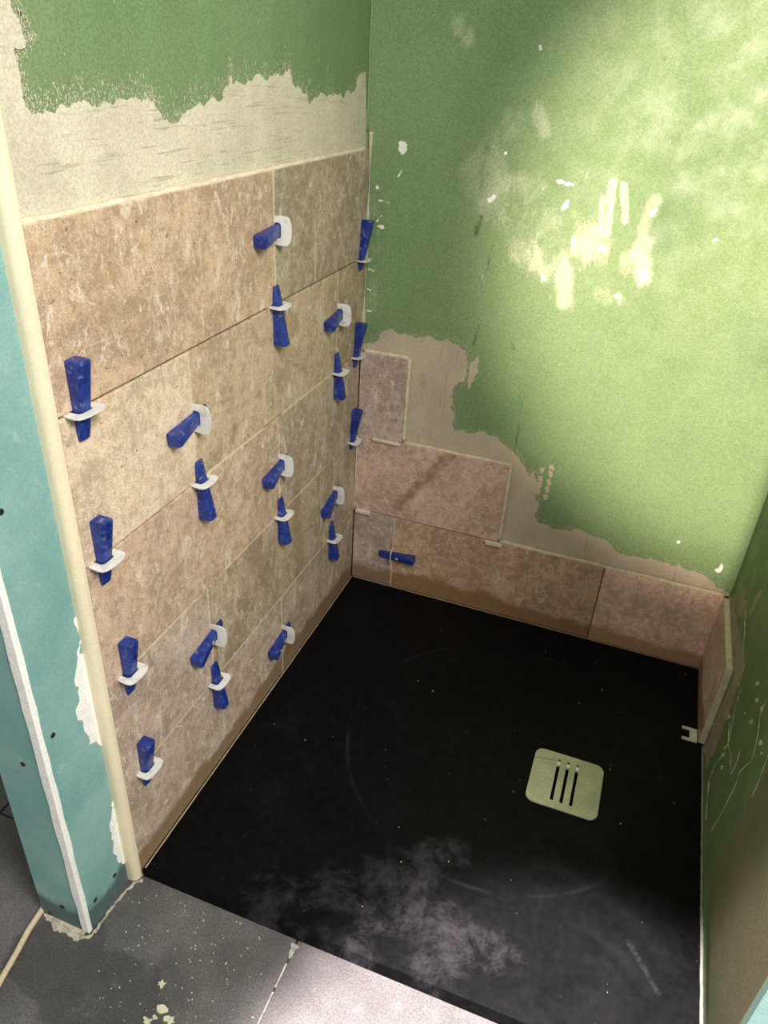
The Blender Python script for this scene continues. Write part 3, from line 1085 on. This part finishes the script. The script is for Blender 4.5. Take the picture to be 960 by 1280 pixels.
# upright wedges: (y, z thick, z tip, joint index, where)
U1, D1 = 'thick end up', 'thick end down'
for y, zt, zp, zi, where, wd, hw, lean in (
        (-0.880, 0.878, 0.780, 4, 'in the top joint beside the cream edge trim', U1, 0.024, 0.0),
        (-0.884, 0.675, 0.577, 3, 'in the second joint down beside the cream edge trim', U1, 0.024, 0.0),
        (-0.871, 0.470, 0.372, 2, 'in the third joint down beside the cream edge trim', U1, 0.022, 0.0),
        (-0.867, 0.268, 0.170, 1, 'in the lowest long joint beside the cream edge trim', U1, 0.022, 0.0),
        (-0.399, 0.750, 0.848, 4, 'in the top joint where the two top tiles meet', D1, 0.0225, 0.0),
        (-0.656, 0.551, 0.648, 3, 'under the inner corner of the palest tile', D1, 0.0225, 0.0),
        (-0.398, 0.348, 0.447, 2, 'in the third joint down, above the olive-veined tile', D1, 0.0215, 0.0),
        (-0.659, 0.151, 0.247, 1, 'in the lowest long joint, just under another wedge', D1, 0.0215, 0.0),
        (-0.138, 0.555, 0.653, 3, 'in the second joint, a hand from the corner', D1, 0.0215, 0.0),
        (-0.148, 0.154, 0.250, 1, 'in the lowest long joint, a hand from the corner', D1, 0.0215, 0.0),
        (-0.0215, 0.893, 0.796, 4, 'in the inside corner against green paint', U1, 0.0195, 0.006),
        (-0.033, 0.686, 0.589, 3, 'in the inside corner above the small mauve tile', U1, 0.0205, 0.005),
        (-0.036, 0.486, 0.390, 2, 'in the inside corner at the small mauve tile foot', U1, 0.0205, 0.003)):
    wedge(X, (0, y + lean, zt), (0, y - lean * 0.6, zp), abs(ZJ[zi] - zp), UP, where, wd, hw)
# level wedges across upright joints, thick end towards the room
for y, z, zi_y, zt, where in (
        (-0.466, 0.928, -0.396, 0.936, 'between the two top-course tiles'),
        (-0.725, 0.711, -0.657, 0.720, 'between the palest tile and its neighbour'),
        (-0.203, 0.725, -0.135, 0.735, 'across the second-course upright joint near the corner'),
        (-0.464, 0.511, -0.396, 0.521, 'across the upright joint of the middle course'),
        (-0.724, 0.304, -0.657, 0.316, 'across the fourth-course upright joint, mid-wall'),
        (-0.207, 0.303, -0.135, 0.323, 'across the fourth-course upright joint near the corner'),
        (-0.463, 0.103, -0.396, 0.114, 'across the lowest upright joint above the damp band')):
    w = wedge(X, (0, y, z), (0, y + WL, zt), abs(y + WL - zi_y), (0, 1, 0), where, 'lying level', 0.0225, 0.005)
    if z == 0.304:
        wedge_dab(w, 0.050, 0.002, 0.0065, 5)
    if z == 0.103:
        wedge_dab(w, 0.082, 0.003, 0.0045, 6)
        wedge_dab(w, 0.074, -0.003, 0.0035, 7)
# the one on the back wall
w = place(WEDGE, 'levelling_wedge', frame((0, -1, 0), Vector((0.098, 0, 0.010))), Vector((0.073, -0.0007, 0.094)))
wedge_dab(w, 0.055, 0.001, 0.008, 8)
tag(w, 'blue plastic levelling wedge on the back wall, lying level across the lowest upright joint', 'wedge', GW)
c = place(clip_mesh(0.021, 0.0135, 0.019), 'levelling_clip', frame((0, -1, 0), (1, 0, 0)), Vector((0.109, 0, 0.0975)))
tag(c, 'thin white clip over the blue wedge on the back wall', 'clip', GC)

# snapped clip stubs lying in the joints of the back wall
def stub(name, lo, hi, label):
    bm = bmesh.new()
    box(bm, lo, hi, 0.0022, 3)
    g = random.Random(int(lo[0] * 1000))
    o = obj(name, bm, STUB, None, True)
    return tag(o, label, 'clip', 'snapped clips on the back wall')

stub('snapped_clip', (0.006, -0.0085, 0.200), (0.045, -0.0006, 0.2115), 'snapped white clip stub in the lower back joint next to the inside corner')
stub('snapped_clip', (0.338, -0.0085, 0.1985), (0.379, -0.0006, 0.210), 'snapped white clip stub at the lower right corner of the veined back tile')
stub('snapped_clip', (0.040, -0.0065, 0.4045), (0.108, -0.0006, 0.4125), 'long snapped white clip stub under the small mauve back tile')

# white clip foot lying on the tray at the free end of the right-hand tile
bm = bmesh.new()
pl = [(0.842, -0.2445), (0.8715, -0.2445), (0.8715, -0.207), (0.842, -0.207), (0.842, -0.2135), (0.857, -0.2135), (0.857, -0.2375), (0.842, -0.2375)]
a = [bm.verts.new((p[0], p[1], 0.0003)) for p in pl]
b = [bm.verts.new((p[0], p[1], 0.0030)) for p in pl]
bm.faces.new(a[::-1])
bm.faces.new(b)
for i in range(8):
    bm.faces.new((a[i], a[(i + 1) % 8], b[(i + 1) % 8], b[i]))
tag(obj('clip_foot', bm, WHITE), 'white forked clip foot on the black tray beside the lone right-hand tile', 'clip')

# ---------------------------------------------------------------- small things on the floor
# dried mortar along the foot of the free wall end
bm = bmesh.new()
rg = random.Random(19)
ctrl = [(0.004, -0.918), (-0.004, -0.925), (-0.010, -0.945), (-0.0125, -0.98), (-0.012, -1.01), (-0.014, -1.028), (-0.03, -1.032), (-0.06, -1.030), (-0.095, -1.026), (-0.11, -1.02)]
path, rad = [], []
for (ax, ay), (bx_, by_) in zip(ctrl[:-1], ctrl[1:]):
    for i in range(7):
        f = i / 7
        path.append((ax + (bx_ - ax) * f + rg.uniform(-.0016, .0016), ay + (by_ - ay) * f + rg.uniform(-.0016, .0016), FZ + 0.0006))
        rad.append(rg.uniform(0.0012, 0.0034))
tube(bm, path, rad, 6)
obj('mortar_ridge', bm, MORTAR, floor, True)
smear([(55, 1134), (70, 1142), (90, 1155), (108, 1164), (104, 1174), (85, 1170), (66, 1163), (58, 1150)], 2, FZ, 0.0008, MORTAR, floor, 130, 'mortar_smear', 0.22, 3)

def flake(p, s, seed):
    q = px(p, 2, FZ)
    g = random.Random(seed)
    n = 13
    pts = [Vector((q.x + s * g.uniform(.35, 1.15) * math.cos(2 * math.pi * k / n), q.y + 0.8 * s * g.uniform(.35, 1.15) * math.sin(2 * math.pi * k / n))) for k in range(n)]
    return sheet('plaster_flake', pts, 2, FZ + 0.0002, FZ + 0.0022, FLAKE, None)

for p, s, lab in (((203, 1231), 0.0075, 'small pale plaster flake on the grey floor tile, apart from the others'),
                  ((203, 1262), 0.0100, 'long pale plaster flake on the grey floor tile'),
                  ((194, 1272), 0.0050, 'tiny pale plaster flake between two larger ones on the floor'),
                  ((184, 1277), 0.0085, 'rounded pale plaster flake on the grey floor tile'),
                  ((213, 1276), 0.0095, 'dull greenish plaster flake on the grey floor tile')):
    tag(flake(p, s, int(p[0] * 7 + p[1])), lab, 'plaster flake', 'plaster flakes on the floor')
def specks(spots, parent, seed):
    g = random.Random(seed)
    bm = bmesh.new()
    for q in spots:
        bmesh.ops.create_icosphere(bm, subdivisions=1, radius=g.uniform(0.0006, 0.0014), matrix=Matrix.Translation(q))
    o = keep(obj('plaster_specks', bm, FLAKE), parent)
    o['kind'] = 'stuff'


rg = random.Random(23)
spots = [px((rg.uniform(120, 330), rg.uniform(1110, 1280)), 2, FZ + 0.0006) for k in range(110)]
specks([q for q in spots if q.y < -0.92 and q.x > 0.0], floor, 1)
spots = [Vector((rg.uniform(0.02, 0.86), rg.uniform(-0.88, -0.02), 0.0006)) for k in range(20)]
specks([q for q in spots if not (0.55 < q.x < 0.71 and -0.54 < q.y < -0.37)], tray, 2)

# cable running off beside the free wall end
bm = bmesh.new()
cp = [px(p, 2, FZ + 0.005) for p in ((62, 1120), (52, 1138), (36, 1162), (20, 1192), (6, 1216), (-14, 1252), (-40, 1300), (-90, 1400))]
path = []
for a, b in zip(cp[:-1], cp[1:]):
    for i in range(5):
        path.append(a.lerp(b, i / 5))
path[0].y += 0.0
tube(bm, path, 0.0046, 10)
tag(obj('cable', bm, CABLE, None, True), 'cream round cable on the dark floor beside the bare wall end', 'cable')
